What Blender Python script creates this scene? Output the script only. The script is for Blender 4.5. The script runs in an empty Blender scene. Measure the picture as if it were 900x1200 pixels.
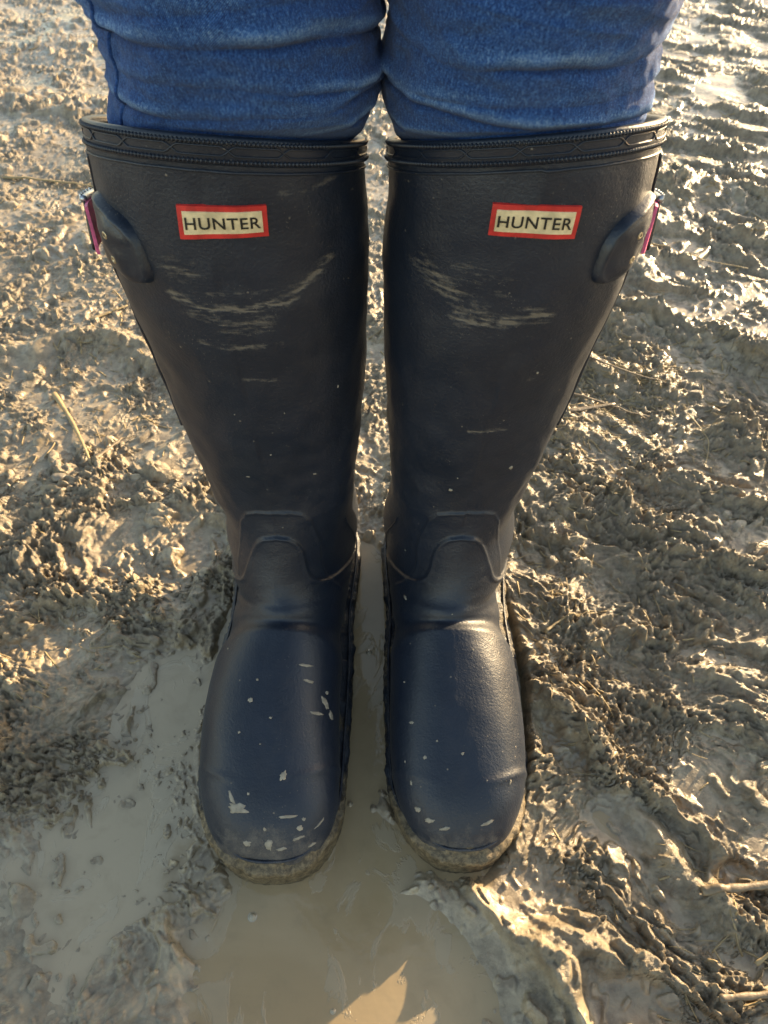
import bpy, math, random
import numpy as np
random.seed(7)
rng = np.random.default_rng(11)
R = math.radians
scene = bpy.context.scene
COL = scene.collection

# ------------------------------------------------------------------ helpers
def mesh_np(name, verts, faces, mats, parent=None, smooth=True, fm=None):
    """verts (N,3); faces: (M,4) array or list of tuples"""
    me = bpy.data.meshes.new(name)
    verts = np.asarray(verts, dtype=np.float32)
    if isinstance(faces, np.ndarray):
        k = faces.shape[1]
        me.vertices.add(len(verts)); me.vertices.foreach_set('co', verts.ravel())
        me.loops.add(faces.size); me.loops.foreach_set('vertex_index', faces.astype(np.int32).ravel())
        me.polygons.add(len(faces))
        me.polygons.foreach_set('loop_start', np.arange(0, faces.size, k, dtype=np.int32))
        me.update(calc_edges=True)
    else:
        me.from_pydata([tuple(map(float, v)) for v in verts], [], [tuple(int(i) for i in f) for f in faces])
    if smooth:
        me.polygons.foreach_set('use_smooth', np.ones(len(me.polygons), dtype=bool))
    if not isinstance(mats, (list, tuple)): mats = [mats]
    for m in mats: me.materials.append(m)
    if fm is not None:
        me.polygons.foreach_set('material_index', np.asarray(fm, dtype=np.int32))
    me.update()
    o = bpy.data.objects.new(name, me); COL.objects.link(o)
    if parent is not None: o.parent = parent
    return o

def empty(name, loc=(0, 0, 0)):
    o = bpy.data.objects.new(name, None); COL.objects.link(o); o.location = loc
    o.empty_display_size = .05
    return o

def tag(o, label=None, cat=None, group=None, kind=None):
    if label: o['label'] = label
    if cat: o['category'] = cat
    if group: o['group'] = group
    if kind: o['kind'] = kind
    return o

def grid_faces(nr, nc, wrap=False):
    i = np.arange(nr - 1)[:, None]; j = np.arange(nc if wrap else nc - 1)[None, :]
    j2 = (j + 1) % nc
    return np.stack([i * nc + j, i * nc + j2, (i + 1) * nc + j2, (i + 1) * nc + j], -1).reshape(-1, 4)

def tube(points, radius, sides=8, closed=False, flat=1.0, up=None):
    """tube along points (N,3); radius scalar or array; returns verts, faces(list)"""
    P_ = np.asarray(points, float); n = len(P_)
    r = np.broadcast_to(np.asarray(radius, float), (n,))
    if closed: T = np.roll(P_, -1, 0) - np.roll(P_, 1, 0)
    else: T = np.gradient(P_, axis=0)
    T /= np.linalg.norm(T, axis=1)[:, None] + 1e-12
    u0 = np.array([0, 0, 1.0]) if up is None else np.asarray(up, float)
    if u0.ndim == 1: u0 = np.broadcast_to(u0, (n, 3))
    A = np.cross(T, u0); bad = np.linalg.norm(A, axis=1) < 1e-4
    A[bad] = np.cross(T[bad], np.array([1.0, 0, 0]))
    A /= np.linalg.norm(A, axis=1)[:, None]; B = np.cross(A, T)
    th = np.linspace(0, 2 * np.pi, sides, endpoint=False)
    V = P_[:, None] + r[:, None, None] * (np.cos(th)[None, :, None] * A[:, None] + flat * np.sin(th)[None, :, None] * B[:, None])
    V = V.reshape(-1, 3)
    F = grid_faces(n, sides, True)
    if closed:
        j = np.arange(sides); j2 = (j + 1) % sides; b = (n - 1) * sides
        F = np.vstack([F, np.stack([b + j, b + j2, j2, j], -1)])
    F = [tuple(f) for f in F]
    if not closed:
        F.append(tuple(range(sides))[::-1]); F.append(tuple((n - 1) * sides + k for k in range(sides)))
    return V, F

class MB:
    def __init__(s): s.v = []; s.f = []; s.n = 0
    def add(s, V, F):
        V = np.asarray(V, float); s.v.append(V)
        s.f += [tuple(int(i) + s.n for i in f) for f in F]; s.n += len(V)
        return s
    def build(s, name, mat, parent=None, smooth=True):
        return mesh_np(name, np.vstack(s.v), s.f, mat, parent, smooth)

def sstep(a, b, x):
    t = np.clip((x - a) / (b - a), 0, 1); return t * t * (3 - 2 * t)

# ------------------------------------------------------------------ noise
_G = np.random.default_rng(5).random(4096) * 2 * np.pi
_GX, _GY = np.cos(_G), np.sin(_G)
def P(x, y, seed=0):
    x = np.asarray(x, float) + seed * 17.13; y = np.asarray(y, float) - seed * 9.71
    xi = np.floor(x).astype(np.int64); yi = np.floor(y).astype(np.int64)
    fx = x - xi; fy = y - yi
    u = fx * fx * fx * (fx * (fx * 6 - 15) + 10); v = fy * fy * fy * (fy * (fy * 6 - 15) + 10)
    def gr(ix, iy, dx, dy):
        h = (ix * 73856093 ^ iy * 19349663 ^ (seed * 83492791))
        h = (h ^ (h >> 7)) & 4095
        return _GX[h] * dx + _GY[h] * dy
    a = gr(xi, yi, fx, fy); b = gr(xi + 1, yi, fx - 1, fy)
    c = gr(xi, yi + 1, fx, fy - 1); d = gr(xi + 1, yi + 1, fx - 1, fy - 1)
    return ((a + (b - a) * u) * (1 - v) + (c + (d - c) * u) * v) * 1.5

# ------------------------------------------------------------------ materials
def mat_new(name):
    m = bpy.data.materials.new(name); m.use_nodes = True
    nt = m.node_tree; b = nt.nodes['Principled BSDF']
    return m, nt, b
def N(nt, t, **kw):
    n = nt.nodes.new(t)
    for k, v in kw.items():
        if k in n.inputs.keys() if hasattr(n.inputs, 'keys') else False: n.inputs[k].default_value = v
        else: setattr(n, k, v)
    return n
def noise(nt, vec, scale, detail=4, rough=.55, dist=0):
    n = nt.nodes.new('ShaderNodeTexNoise'); n.inputs['Scale'].default_value = scale
    n.inputs['Detail'].default_value = detail; n.inputs['Roughness'].default_value = rough
    n.inputs['Distortion'].default_value = dist
    nt.links.new(vec, n.inputs['Vector']); return n.outputs['Fac']
def ramp(nt, fac, stops):
    n = nt.nodes.new('ShaderNodeValToRGB'); nt.links.new(fac, n.inputs['Fac'])
    el = n.color_ramp.elements
    while len(el) < len(stops): el.new(.5)
    for e, (p, c) in zip(el, stops):
        e.position = p; e.color = (*c, 1) if len(c) == 3 else c
    return n.outputs['Color']
def mth(nt, op, a, b=None, c=None, clamp=False):
    n = nt.nodes.new('ShaderNodeMath'); n.operation = op; n.use_clamp = clamp
    for i, x in enumerate((a, b, c)):
        if x is None: continue
        if isinstance(x, (int, float)): n.inputs[i].default_value = x
        else: nt.links.new(x, n.inputs[i])
    return n.outputs[0]
def mix(nt, fac, a, b):
    n = nt.nodes.new('ShaderNodeMix'); n.data_type = 'RGBA'
    for s, x in ((n.inputs[0], fac), (n.inputs[6], a), (n.inputs[7], b)):
        if isinstance(x, (int, float)): s.default_value = x
        elif isinstance(x, tuple): s.default_value = (*x, 1)
        else: nt.links.new(x, s)
    return n.outputs[2]
def mrange(nt, v, a, b, c=0, d=1):
    n = nt.nodes.new('ShaderNodeMapRange'); n.inputs[1].default_value = a; n.inputs[2].default_value = b
    n.inputs[3].default_value = c; n.inputs[4].default_value = d; nt.links.new(v, n.inputs[0]); return n.outputs[0]
def bump(nt, h, dist, strength=1, normal=None):
    n = nt.nodes.new('ShaderNodeBump'); n.inputs['Strength'].default_value = strength
    n.inputs['Distance'].default_value = dist; nt.links.new(h, n.inputs['Height'])
    if normal is not None: nt.links.new(normal, n.inputs['Normal'])
    return n.outputs['Normal']
def coords(nt, kind='Object', scale=None, rot=None):
    t = nt.nodes.new('ShaderNodeTexCoord').outputs[kind]
    if scale is None and rot is None: return t
    m = nt.nodes.new('ShaderNodeMapping')
    if scale: m.inputs['Scale'].default_value = scale
    if rot: m.inputs['Rotation'].default_value = rot
    nt.links.new(t, m.inputs['Vector']); return m.outputs[0]
def attr(nt, name):
    a = nt.nodes.new('ShaderNodeAttribute'); a.attribute_name = name; return a.outputs['Fac']

def simple(name, col, rough=.5, metal=0, bumpscale=None, bumpd=.0003, spec=.5):
    m, nt, b = mat_new(name)
    b.inputs['Base Color'].default_value = (*col, 1); b.inputs['Roughness'].default_value = rough
    b.inputs['Metallic'].default_value = metal; b.inputs['Specular IOR Level'].default_value = spec
    if bumpscale:
        v = coords(nt); f = noise(nt, v, bumpscale, 5)
        nt.links.new(bump(nt, f, bumpd), b.inputs['Normal'])
        g = noise(nt, v, bumpscale * .3, 3)
        nt.links.new(mix(nt, mrange(nt, g, .35, .65), tuple(c * .75 for c in col), tuple(min(1, c * 1.15) for c in col)), b.inputs['Base Color'])
    return m

# mud ground
def mat_mud():
    m, nt, b = mat_new('wet_mud'); v = coords(nt)
    n1 = noise(nt, v, 9, 5, .6); n2 = noise(nt, v, 90, 5, .65); n3 = noise(nt, v, 420, 4, .6)
    base = ramp(nt, n1, [(.3, (.265, .205, .128)), (.7, (.375, .300, .196))])
    dark = mix(nt, mrange(nt, n2, .40, .66), base, (.190, .145, .092))
    straw = mix(nt, mrange(nt, noise(nt, coords(nt, 'Object', (1, 2.2, 1), (0, 0, .6)), 55, 6, .7), .60, .70), dark, (.40, .30, .17))
    nt.links.new(straw, b.inputs['Base Color'])
    wet = attr(nt, 'wet')
    rr = mth(nt, 'ADD', mrange(nt, noise(nt, v, 30, 4), .3, .7, .42, .60), mth(nt, 'MULTIPLY', wet, -.20))
    nt.links.new(rr, b.inputs['Roughness'])
    b.inputs['Specular IOR Level'].default_value = .5
    b.inputs['Coat Weight'].default_value = .32; b.inputs['Coat Roughness'].default_value = .19
    n4 = noise(nt, v, 190, 9, .72, .8)
    dry = mth(nt, 'MULTIPLY_ADD', wet, -.80, 1)
    def hs(x): return mth(nt, 'MULTIPLY', x, dry)
    nb = bump(nt, hs(n2), .0022, .8); nb = bump(nt, hs(n4), .0034, 1, nb); nb = bump(nt, hs(n3), .0011, .9, nb)
    nt.links.new(nb, b.inputs['Normal'])
    nt.links.new(bump(nt, hs(n4), .0016, .7), b.inputs['Coat Normal'])
    return m
def mat_water():
    m, nt, b = mat_new('murky_water'); v = coords(nt)
    n1 = noise(nt, v, 7, 4, .5, .6); n2 = noise(nt, v, 45, 5, .6, .4)
    c = mix(nt, mrange(nt, n1, .35, .65), (.300, .218, .118), (.37, .280, .165))
    sx = nt.nodes.new('ShaderNodeSeparateXYZ'); nt.links.new(v, sx.inputs[0])
    # the slurry to the left of the boots is greyer, thinner clay
    side = mrange(nt, mth(nt, 'ADD', sx.outputs[0], mth(nt, 'MULTIPLY', mth(nt, 'SUBTRACT', n2, .5), .08)), -.15, -.12, 1, 0)
    c = mix(nt, side, c, (.38, .305, .205))
    c = mix(nt, mth(nt, 'MULTIPLY', mrange(nt, n2, .5, .7), .25), c, (.19, .145, .085))
    # thin clay skin drifting on the water
    sk = mrange(nt, mth(nt, 'ADD', mth(nt, 'MULTIPLY', noise(nt, coords(nt, 'Object', (1, .55, 1)), 26, 8, .62, 1.2), .75), mth(nt, 'MULTIPLY', noise(nt, v, 9, 2), .25)), .535, .555)
    c = mix(nt, mth(nt, 'MULTIPLY', sk, .25), c, (.37, .32, .24))
    nt.links.new(c, b.inputs['Base Color'])
    r = mth(nt, 'ADD', mth(nt, 'MULTIPLY', side, .16), mth(nt, 'MULTIPLY_ADD', sk, .10, .03))
    nt.links.new(r, b.inputs['Roughness'])
    b.inputs['IOR'].default_value = 1.45
    w = noise(nt, v, 60, 3, .5)
    nt.links.new(bump(nt, sk, .0005, .6, bump(nt, w, .0008, .45)), b.inputs['Normal'])
    return m
def mat_rubber(name, grain=1.1, rough=.45, base=((.0052, .0092, .0185), (.0082, .0142, .0285))):
    m, nt, b = mat_new(name); v = coords(nt)
    mud = attr(nt, 'mud')
    fine = noise(nt, coords(nt, 'Object', (1, 1, 1.6)), 900, 5, .75)
    blot = noise(nt, v, 120, 5, .65)
    streak = noise(nt, coords(nt, 'Object', (70, 70, 700)), 1, 6, .7)
    sz = nt.nodes.new('ShaderNodeSeparateXYZ'); nt.links.new(v, sz.inputs[0]); zz = sz.outputs[2]
    grit = mth(nt, 'ADD', mth(nt, 'MULTIPLY', noise(nt, v, 700, 6, .8), .6), mth(nt, 'MULTIPLY', mix(nt, mrange(nt, zz, .10, .14), blot, streak), .4))
    mk = mrange(nt, mth(nt, 'ADD', mud, mth(nt, 'MULTIPLY', mth(nt, 'SUBTRACT', grit, .5), 2.8)), .42, 1.35)
    mk = mth(nt, 'MULTIPLY', mk, mrange(nt, mud, .08, .30))
    mk = mth(nt, 'ADD', mk, mrange(nt, mud, .85, 1.3, 0, .7), clamp=True)
    # dust specks everywhere
    vo = nt.nodes.new('ShaderNodeTexVoronoi'); vo.inputs['Scale'].default_value = 130; nt.links.new(v, vo.inputs['Vector'])
    spk = mth(nt, 'MULTIPLY', mrange(nt, vo.outputs['Distance'], .055, .10, 1, 0), mrange(nt, noise(nt, v, 60, 3), .52, .60))
    vo2 = nt.nodes.new('ShaderNodeTexVoronoi'); vo2.inputs['Scale'].default_value = 420; nt.links.new(v, vo2.inputs['Vector'])
    spk2 = mth(nt, 'MULTIPLY', mrange(nt, vo2.outputs['Distance'], .07, .13, 1, 0), mrange(nt, noise(nt, v, 30, 3), .53, .62))
    spk = mth(nt, 'MULTIPLY', mth(nt, 'ADD', spk, spk2, clamp=True), .55)
    dust = mth(nt, 'MULTIPLY', mrange(nt, blot, .45, .75), .02)
    tot = mth(nt, 'ADD', mth(nt, 'ADD', mth(nt, 'MULTIPLY', mk, .50), spk), dust, clamp=True)
    col = mix(nt, mrange(nt, noise(nt, v, 14, 4), .3, .7), base[0], base[1])
    col = mix(nt, tot, col, mix(nt, blot, (.18, .148, .108), (.31, .265, .205)))
    nt.links.new(col, b.inputs['Base Color'])
    r = mth(nt, 'ADD', mth(nt, 'MULTIPLY', tot, .45), mrange(nt, blot, .3, .7, rough - .02, rough + .03), clamp=True)
    nt.links.new(r, b.inputs['Roughness']); b.inputs['IOR'].default_value = 1.5; b.inputs['Specular IOR Level'].default_value = .5; b.inputs['Sheen Weight'].default_value = .02; b.inputs['Sheen Roughness'].default_value = .4
    g1 = noise(nt, v, 650, 3, .6)
    h = mth(nt, 'ADD', g1, mth(nt, 'MULTIPLY', noise(nt, v, 330, 3, .6), .8))
    nb = bump(nt, h, .00035 * grain, .8)
    nb = bump(nt, tot, .0004, .8, nb)
    nt.links.new(nb, b.inputs['Normal'])
    return m
def mat_toemud():
    m, nt, b = mat_new('mud_caked_rubber'); v = coords(nt)
    mud = attr(nt, 'mud')
    n1 = noise(nt, v, 60, 6, .7); n2 = noise(nt, v, 260, 5, .7)
    cover = mrange(nt, mth(nt, 'ADD', mth(nt, 'MULTIPLY', n1, .8), mth(nt, 'MULTIPLY', mud, .55)), .50, .62)
    tan = mix(nt, mrange(nt, n2, .4, .66), (.055, .040, .022), (.215, .160, .088))
    col = mix(nt, cover, (.014, .017, .024), tan)
    nt.links.new(col, b.inputs['Base Color'])
    nt.links.new(mrange(nt, cover, 0, 1, .35, .6), b.inputs['Roughness'])
    nb = bump(nt, mth(nt, 'ADD', n2, cover), .0013, .9); nt.links.new(nb, b.inputs['Normal'])
    return m
def mat_denim():
    m, nt, b = mat_new('blue_denim')
    uv = coords(nt, 'UV'); v = coords(nt)
    # twill: fine diagonal ribs in cloth space, plus slubs
    mp = nt.nodes.new('ShaderNodeMapping'); mp.inputs['Rotation'].default_value = (0, 0, R(40)); nt.links.new(uv, mp.inputs['Vector'])
    wv = nt.nodes.new('ShaderNodeTexWave'); wv.inputs['Scale'].default_value = 520; wv.inputs['Distortion'].default_value = 1.5
    wv.inputs['Detail'].default_value = 2; wv.inputs['Detail Scale'].default_value = 3; nt.links.new(mp.outputs[0], wv.inputs['Vector'])
    mp2 = nt.nodes.new('ShaderNodeMapping'); mp2.inputs['Scale'].default_value = (1100, 240, 1); nt.links.new(uv, mp2.inputs['Vector'])
    slub = noise(nt, mp2.outputs[0], 1, 4, .7)
    fleck = noise(nt, v, 1150, 4, .85)
    fade = noise(nt, v, 16, 4, .6); fold = attr(nt, 'denim_tone')
    f = mth(nt, 'ADD', mth(nt, 'MULTIPLY', slub, .75), mth(nt, 'MULTIPLY_ADD', fleck, 1.35, -.66))
    f = mth(nt, 'ADD', f, mth(nt, 'MULTIPLY', wv.outputs['Fac'], .22))
    f = mth(nt, 'ADD', f, mth(nt, 'MULTIPLY', mth(nt, 'SUBTRACT', fade, .5), .25))
    f = mth(nt, 'ADD', f, mth(nt, 'MULTIPLY', fold, .30))
    col = ramp(nt, f, [(.30, (.005, .022, .095)), (.52, (.015, .063, .235)), (.72, (.052, .150, .39)), (.98, (.27, .42, .64))])
    nt.links.new(col, b.inputs['Base Color']); b.inputs['Roughness'].default_value = .85
    b.inputs['Specular IOR Level'].default_value = .2
    b.inputs['Sheen Weight'].default_value = .12; b.inputs['Sheen Roughness'].default_value = .5
    nb = bump(nt, wv.outputs['Fac'], .0003, .7); nb = bump(nt, slub, .0004, .8, nb); nb = bump(nt, fleck, .0004, .8, nb)
    nt.links.new(nb, b.inputs['Normal'])
    return m

M_MUD = mat_mud(); M_WATER = mat_water()
M_RUB = mat_rubber('navy_rubber'); M_TRIM = mat_rubber('trim_rubber', .6, .36)
M_SOLE = mat_toemud(); M_DENIM = mat_denim()
M_RED = simple('red_enamel', (.50, .025, .022), .45, 0, 500, .0001)
M_CREAM = simple('cream_enamel', (.68, .55, .33), .5, 0, 500, .0001)
M_INK = simple('black_ink', (.012, .012, .012), .4)
M_PINK = simple('pink_webbing', (.80, .14, .30), .55, 0, 800, .0003)
M_STEEL = simple('brushed_metal', (.42, .44, .47), .35, .9, 600, .0001)
M_BRASS = simple('dull_rivet_metal', (.45, .38, .26), .38, .9)
M_BLACK = simple('black_plastic', (.012, .012, .014), .35)
M_LINING = simple('grey_lining', (.09, .10, .105), .8, 0, 900, .0004)
M_STRAW = simple('dry_straw', (.34, .25, .125), .6, 0, 200, .0008)
M_TWIG = simple('muddy_stem', (.19, .14, .085), .5, 0, 300, .0006)
M_SPLAT = simple('dried_clay', (.27, .235, .18), .6, 0, 900, .0004)
M_STONE = simple('muddy_stone', (.20, .17, .13), .4, 0, 200, .0006)

# ------------------------------------------------------------------ terrain
# puddle hollows: centre x, y, radius x, radius y, turn, depth
HOLL = [(-.215, .088, .085, .050, -.15, .0055), (-.19, -.075, .060, .048, .3, .0055), (-.015, -.19, .06, .05, 0, .0145),
        (-.018, -.03, .060, .19, 0, .016), (-.018, .17, .035, .10, 0, .004),
        (-.03, -.275, .135, .095, -.1, .0150), (.02, -.33, .16, .05, 0, .011), (-.30, -.05, .05, .05, 0, .004), (.10, -.22, .05, .035, 0, .006), (-.21, -.25, .12, .10, 0, .0060), (-.16, -.15, .08, .08, 0, .0055),
        (.172, -.178, .030, .026, -.4, .0085), (.150, -.290, .045, .022, 0, .009), (.131, -.120, .016, .036, .2, .0085),
        (-.34, -.20, .06, .06, 0, .005), (-.36, .02, .05, .03, 0, .0055), (.245, -.205, .022, .012, .2, .007),
        (.42, .55, .07, .03, -.3, .007), (-.30, .90, .10, .05, 0, .006), (.72, .95, .12, .05, .1, .007)]
# raised ridges: polyline, width, height
RIDG = [([(.150, -.100), (.170, -.145), (.185, -.178), (.206, -.205), (.235, -.235)], .010, .009),
        ([(-.52, .36), (-.41, .41), (-.34, .41), (-.228, .345), (-.17, .33)], .022, .016),
        ([(.16, .40), (.238, .46), (.356, .44), (.47, .355), (.62, .30)], .030, .014),
        ([(.25, .85), (.45, .78), (.70, .72)], .05, .02), ([(-.9, 1.2), (-.5, 1.1), (-.2, 1.15)], .06, .02),
        ([(.060, -.232), (.086, -.240), (.105, -.262), (.124, -.290), (.14, -.34)], .009, .007),
        ([(-.36, -.03), (-.29, -.045), (-.25, -.085), (-.28, -.12), (-.36, -.14)], .020, .005),
        ([(-.30, .03), (-.24, .030), (-.19, .008), (-.155, -.005)], .012, .004),
        ([(.100, .02), (.128, -.03), (.140, -.075), (.150, -.10)], .012, .010),
        ([(-.115, .26), (-.19, .25), (-.26, .18), (-.33, .15)], .018, .008)]
FEET = [(-.080, -.055, .068, .175), (.053, -.050, .066, .172)]

def segdist(x, y, pts):
    d = np.full(np.shape(x), 9e9)
    for (x0, y0), (x1, y1) in zip(pts[:-1], pts[1:]):
        dx, dy = x1 - x0, y1 - y0
        t = np.clip(((x - x0) * dx + (y - y0) * dy) / (dx * dx + dy * dy), 0, 1)
        d = np.minimum(d, np.hypot(x - x0 - t * dx, y - y0 - t * dy))
    return d

def terrain(x, y):
    x = np.asarray(x, float); y = np.asarray(y, float)
    wx = x + .016 * P(x * 14, y * 14, 1) + .0022 * P(x * 60, y * 60, 2)
    wy = y + .016 * P(x * 14, y * 14, 3) + .0022 * P(x * 60, y * 60, 4)
    h = .0075 + .012 * P(x * 2.2, y * 2.2, 5) * sstep(.15, .6, y) + .007 * P(wx * 7, wy * 7, 6)
    h += .010 * sstep(.12, .3, x) * sstep(-.3, -.05, y) + .02 * sstep(.3, 1.2, y)
    hol = np.zeros_like(x)
    for cx, cy, rx, ry, a, dp in HOLL:
        dx, dy = wx - cx, wy - cy
        u = (dx * math.cos(a) + dy * math.sin(a)) / rx; v = (-dx * math.sin(a) + dy * math.cos(a)) / ry
        hol = np.maximum(hol, dp * (1 - sstep(.45, 1.15, np.sqrt(u * u + v * v))))
    wet = sstep(.001, .007, hol)
    for pts, w, hh in RIDG:
        d = segdist(wx, wy, pts)
        h += hh * np.exp(-(d / w) ** 2) * (.75 + .5 * P(wx * 40, wy * 40, 7))
    # coordinates along / across the way the mud is smeared
    ux, uy = (wx - .75 * wy) / 1.25, (.75 * wx + wy) / 1.25
    k = sstep(-.12, .10, x + .05 * P(x * 6, y * 6, 8))           # right side: long smears; left: rounder clods
    amp = (1 - .55 * wet - .35 * sstep(.006, .012, hol))
    far = 1 - .15 * sstep(.2, .8, y) + .4 * sstep(1, 2.5, y)
    def rid(n): return 1 - 2 * np.abs(n)
    # streaky set
    s = .0095 * sstep(-.05, .30, P(ux * 8, uy * 24, 10)) + .0065 * sstep(0, .25, P(ux * 20, uy * 48, 11))
    s += .0055 * (rid(P(ux * 15, uy * 36, 12)) - .3) + .0042 * (rid(P(ux * 34, uy * 75, 13)) - .3)
    # clod set
    c = .0090 * sstep(0, .18, P(wx * 16, wy * 16, 20)) + .0060 * sstep(.02, .2, P(wx * 34, wy * 34, 21)) * sstep(-.2, .2, P(wx * 9, wy * 9, 28))
    c += .0042 * (rid(P(wx * 26, wy * 30, 22)) - .3) + .0036 * (rid(P(wx * 55, wy * 55, 23)) - .3)
    det = s * k + c * (1 - k)
    # fine torn detail for both
    f = .0022 * np.abs(P(wx * 110, wy * 80, 36)) + .0022 * (rid(P(wx * 95, wy * 95, 30)) - .35) + .0018 * sstep(.05, .25, P(wx * 150, wy * 150, 31))
    f += .0016 * (rid(P(ux * 150, uy * 260, 32)) - .35) + .0014 * P(wx * 330, wy * 330, 33) + .0012 * P(wx * 210, wy * 210, 37)
    fm = .35 + .9 * sstep(-.25, .25, P(wx * 12, wy * 12, 34))
    rough = .35 + .65 * sstep(-.30, .05, P(wx * 5, wy * 5, 35))
    m = h - hol
    away = sstep(.10, .45, y)
    slab = .010 * sstep(-.02, .28, P(ux * 5.5 + 3, uy * 17, 14)) + .006 * sstep(0, .22, P(ux * 13, uy * 38 + 5, 15)) - .004
    D = (det * rough * far * (.80 - .38 * away) + slab * away * k + (1.15 - .45 * away) * f * fm) * amp
    rawh = m - .0052 * amp + D
    # slack mud has filled the low places and left only the tops standing out
    lev = m - .0019 + .0042 * P(wx * 4.5, wy * 4.5, 44) + .0025 * P(ux * 10, uy * 20, 45) + .00025 * P(wx * 120, wy * 120, 46) + .0005 * P(wx * 45, wy * 45, 47)
    lev = lev + .0016 * wet - .0022 * sstep(.0, .25, x) * sstep(-.02, .15, y) + .0006 * sstep(.25, .6, y)
    kk = .0016; dd = np.clip((rawh - lev) / kk * .5 + .5, 0, 1)
    h = lev + (rawh - lev) * dd + kk * dd * (1 - dd)
    wet = np.maximum(wet, 1 - dd)
    # scattered crumbs standing out of the slurry
    cr = sstep(.30, .42, P(wx * 85, wy * 85, 40)) * .0042 * sstep(-.1, .15, P(x * 14, y * 14, 41))
    cr = cr + sstep(.28, .42, P(wx * 40, wy * 40, 42)) * .0055 * sstep(-.05, .2, P(x * 11, y * 11, 43))
    deep = sstep(.009, .013, hol)
    cr = cr + sstep(.36, .46, P(wx * 130, wy * 130, 48)) * .0018
    h = h + cr * (1 - .85 * deep) * (x < .6)
    # pressed flat beneath the soles
    for cx, cy, rx, ry in FEET:
        r = np.sqrt(((x - cx) / rx) ** 2 + ((y - cy) / ry) ** 2)
        h = h + (-.016 - h) * (1 - sstep(.82, 1.02, r))
    return h, wet

def build_ground():
    ys = [-1.2]
    y = -.45
    ys += list(np.linspace(-1.2, -.45, 60)[1:])
    while y < 60:
        d = math.hypot(y + .352, .549)
        st = max(.00095, .0013 * d * d / .549 * .95)
        if y > 2.6: st = .03 + (y - 2.6) * .12
        y += st; ys.append(y)
    ys = np.array(ys)
    nc = 860
    u = np.linspace(-1, 1, nc)
    w = .36 + .56 * np.clip(ys + .3, 0, 2.6)
    X = u[None, :] * w[:, None]
    ext = np.array([1.15, 1.5, 2.2, 4, 8, 20, 60.])
    X = np.hstack([-(ext[::-1][None, :] + (w[:, None] - 1) * (ext[::-1][None, :] < 5)), X, ext[None, :] + (w[:, None] - 1) * (ext[None, :] < 5)])
    X.sort(axis=1)
    Y = np.broadcast_to(ys[:, None], X.shape)
    Z, wet = terrain(X.ravel(), Y.ravel())
    V = np.stack([X.ravel(), Y.ravel(), Z], -1)
    o = mesh_np('ground', V, grid_faces(*X.shape)[:, ::1], M_MUD)
    a = o.data.attributes.new('wet', 'FLOAT', 'POINT')
    a.data.foreach_set('value', np.clip(wet + (1 - sstep(.0, .006, Z)), 0, 1).astype(np.float32))
    tag(o, kind='structure')
    return o
build_ground()
def build_water():
    n = 12
    xs = np.linspace(-3, 3, n); ys = np.linspace(-1.2, 5, n)
    X, Y = np.meshgrid(xs, ys)
    V = np.stack([X.ravel(), Y.ravel(), 0 * X.ravel()], -1)
    return tag(mesh_np('puddle_water', V, grid_faces(n, n), M_WATER), kind='structure')
build_water()

# ------------------------------------------------------------------ boots
# section: front point (y,z), back point (y,z), where it is widest, left x, right x (m), front and back roundness
SEC = [((-.030, .4235), (.110, .378), .5), ((-.030, .385), (.114, .34), .5), ((-.029, .34), (.118, .30), .5),
       ((-.026, .29), (.114, .26), .5), ((-.022, .24), (.104, .22), .5), ((-.020, .20), (.094, .18), .5),
       ((-.022, .165), (.088, .14), .5), ((-.028, .140), (.091, .10), .68), ((-.036, .120), (.101, .055), .74),
       ((-.045, .106), (.102, .012), .68), ((-.055, .098), (.070, .004), .68), ((-.070, .092), (.02, .004), .70),
       ((-.095, .084), (-.04, .004), .72), ((-.125, .075), (-.09, .004), .72), ((-.155, .064), (-.135, .004), .72),
       ((-.178, .053), (-.165, .004), .70), ((-.193, .040), (-.187, .004), .66), ((-.201, .028), (-.199, .004), .6),
       ((-.2045, .016), (-.204, .006), .5)]
FR = [1, 1, 1, 1, 1, 1, 1.0, 1.0, 1.0, 1.0, .95, .85, .75, .72, .72, .72, .75, .8, .9]
BK = [1, 1, 1, 1, 1, 1, 1, 1, .9, .75, .55, .5, .45, .42, .42, .42, .45, .5, .7]
XL_ = [(-.1470, -.0105), (-.1520, -.0098), (-.1541, -.0094), (-.1476, -.0114), (-.1420, -.0145), (-.1363, -.0182),
       (-.1288, -.0225), (-.1290, -.0228), (-.1345, -.0225), (-.1300, -.0265), (-.1210, -.0315), (-.1230, -.0345),
       (-.1290, -.0372), (-.1315, -.0378), (-.1290, -.0362), (-.1225, -.0370), (-.1115, -.0450), (-.0990, -.0545), (-.0880, -.0660)]
XR_ = [(.0030, .1375), (.0010, .1415), (-.0005, .1409), (-.0001, .1314), (.0016, .1235), (.0041, .1157),
       (.0055, .1060), (.0035, .1050), (-.0005, .1120), (.0028, .1060), (.0068, .0928), (.0086, .0940),
       (.0094, .0985), (.0088, .1002), (.0091, .0992), (.0140, .0940), (.0245, .0840), (.0350, .0740), (.0455, .0635)]
NS = len(SEC)
def catmull(T, p):
    T = np.asarray(T, float); n = len(T)
    p = np.clip(p, 0, n - 1); i = np.clip(np.floor(p).astype(int), 0, n - 2); t = (p - i)
    a = T[np.clip(i - 1, 0, n - 1)]; b = T[i]; c = T[i + 1]; d = T[np.clip(i + 2, 0, n - 1)]
    return .5 * (2 * b + (c - a) * t + (2 * a - 5 * b + 4 * c - d) * t * t + (3 * b - a - 3 * c + d) * t ** 3)

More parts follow.
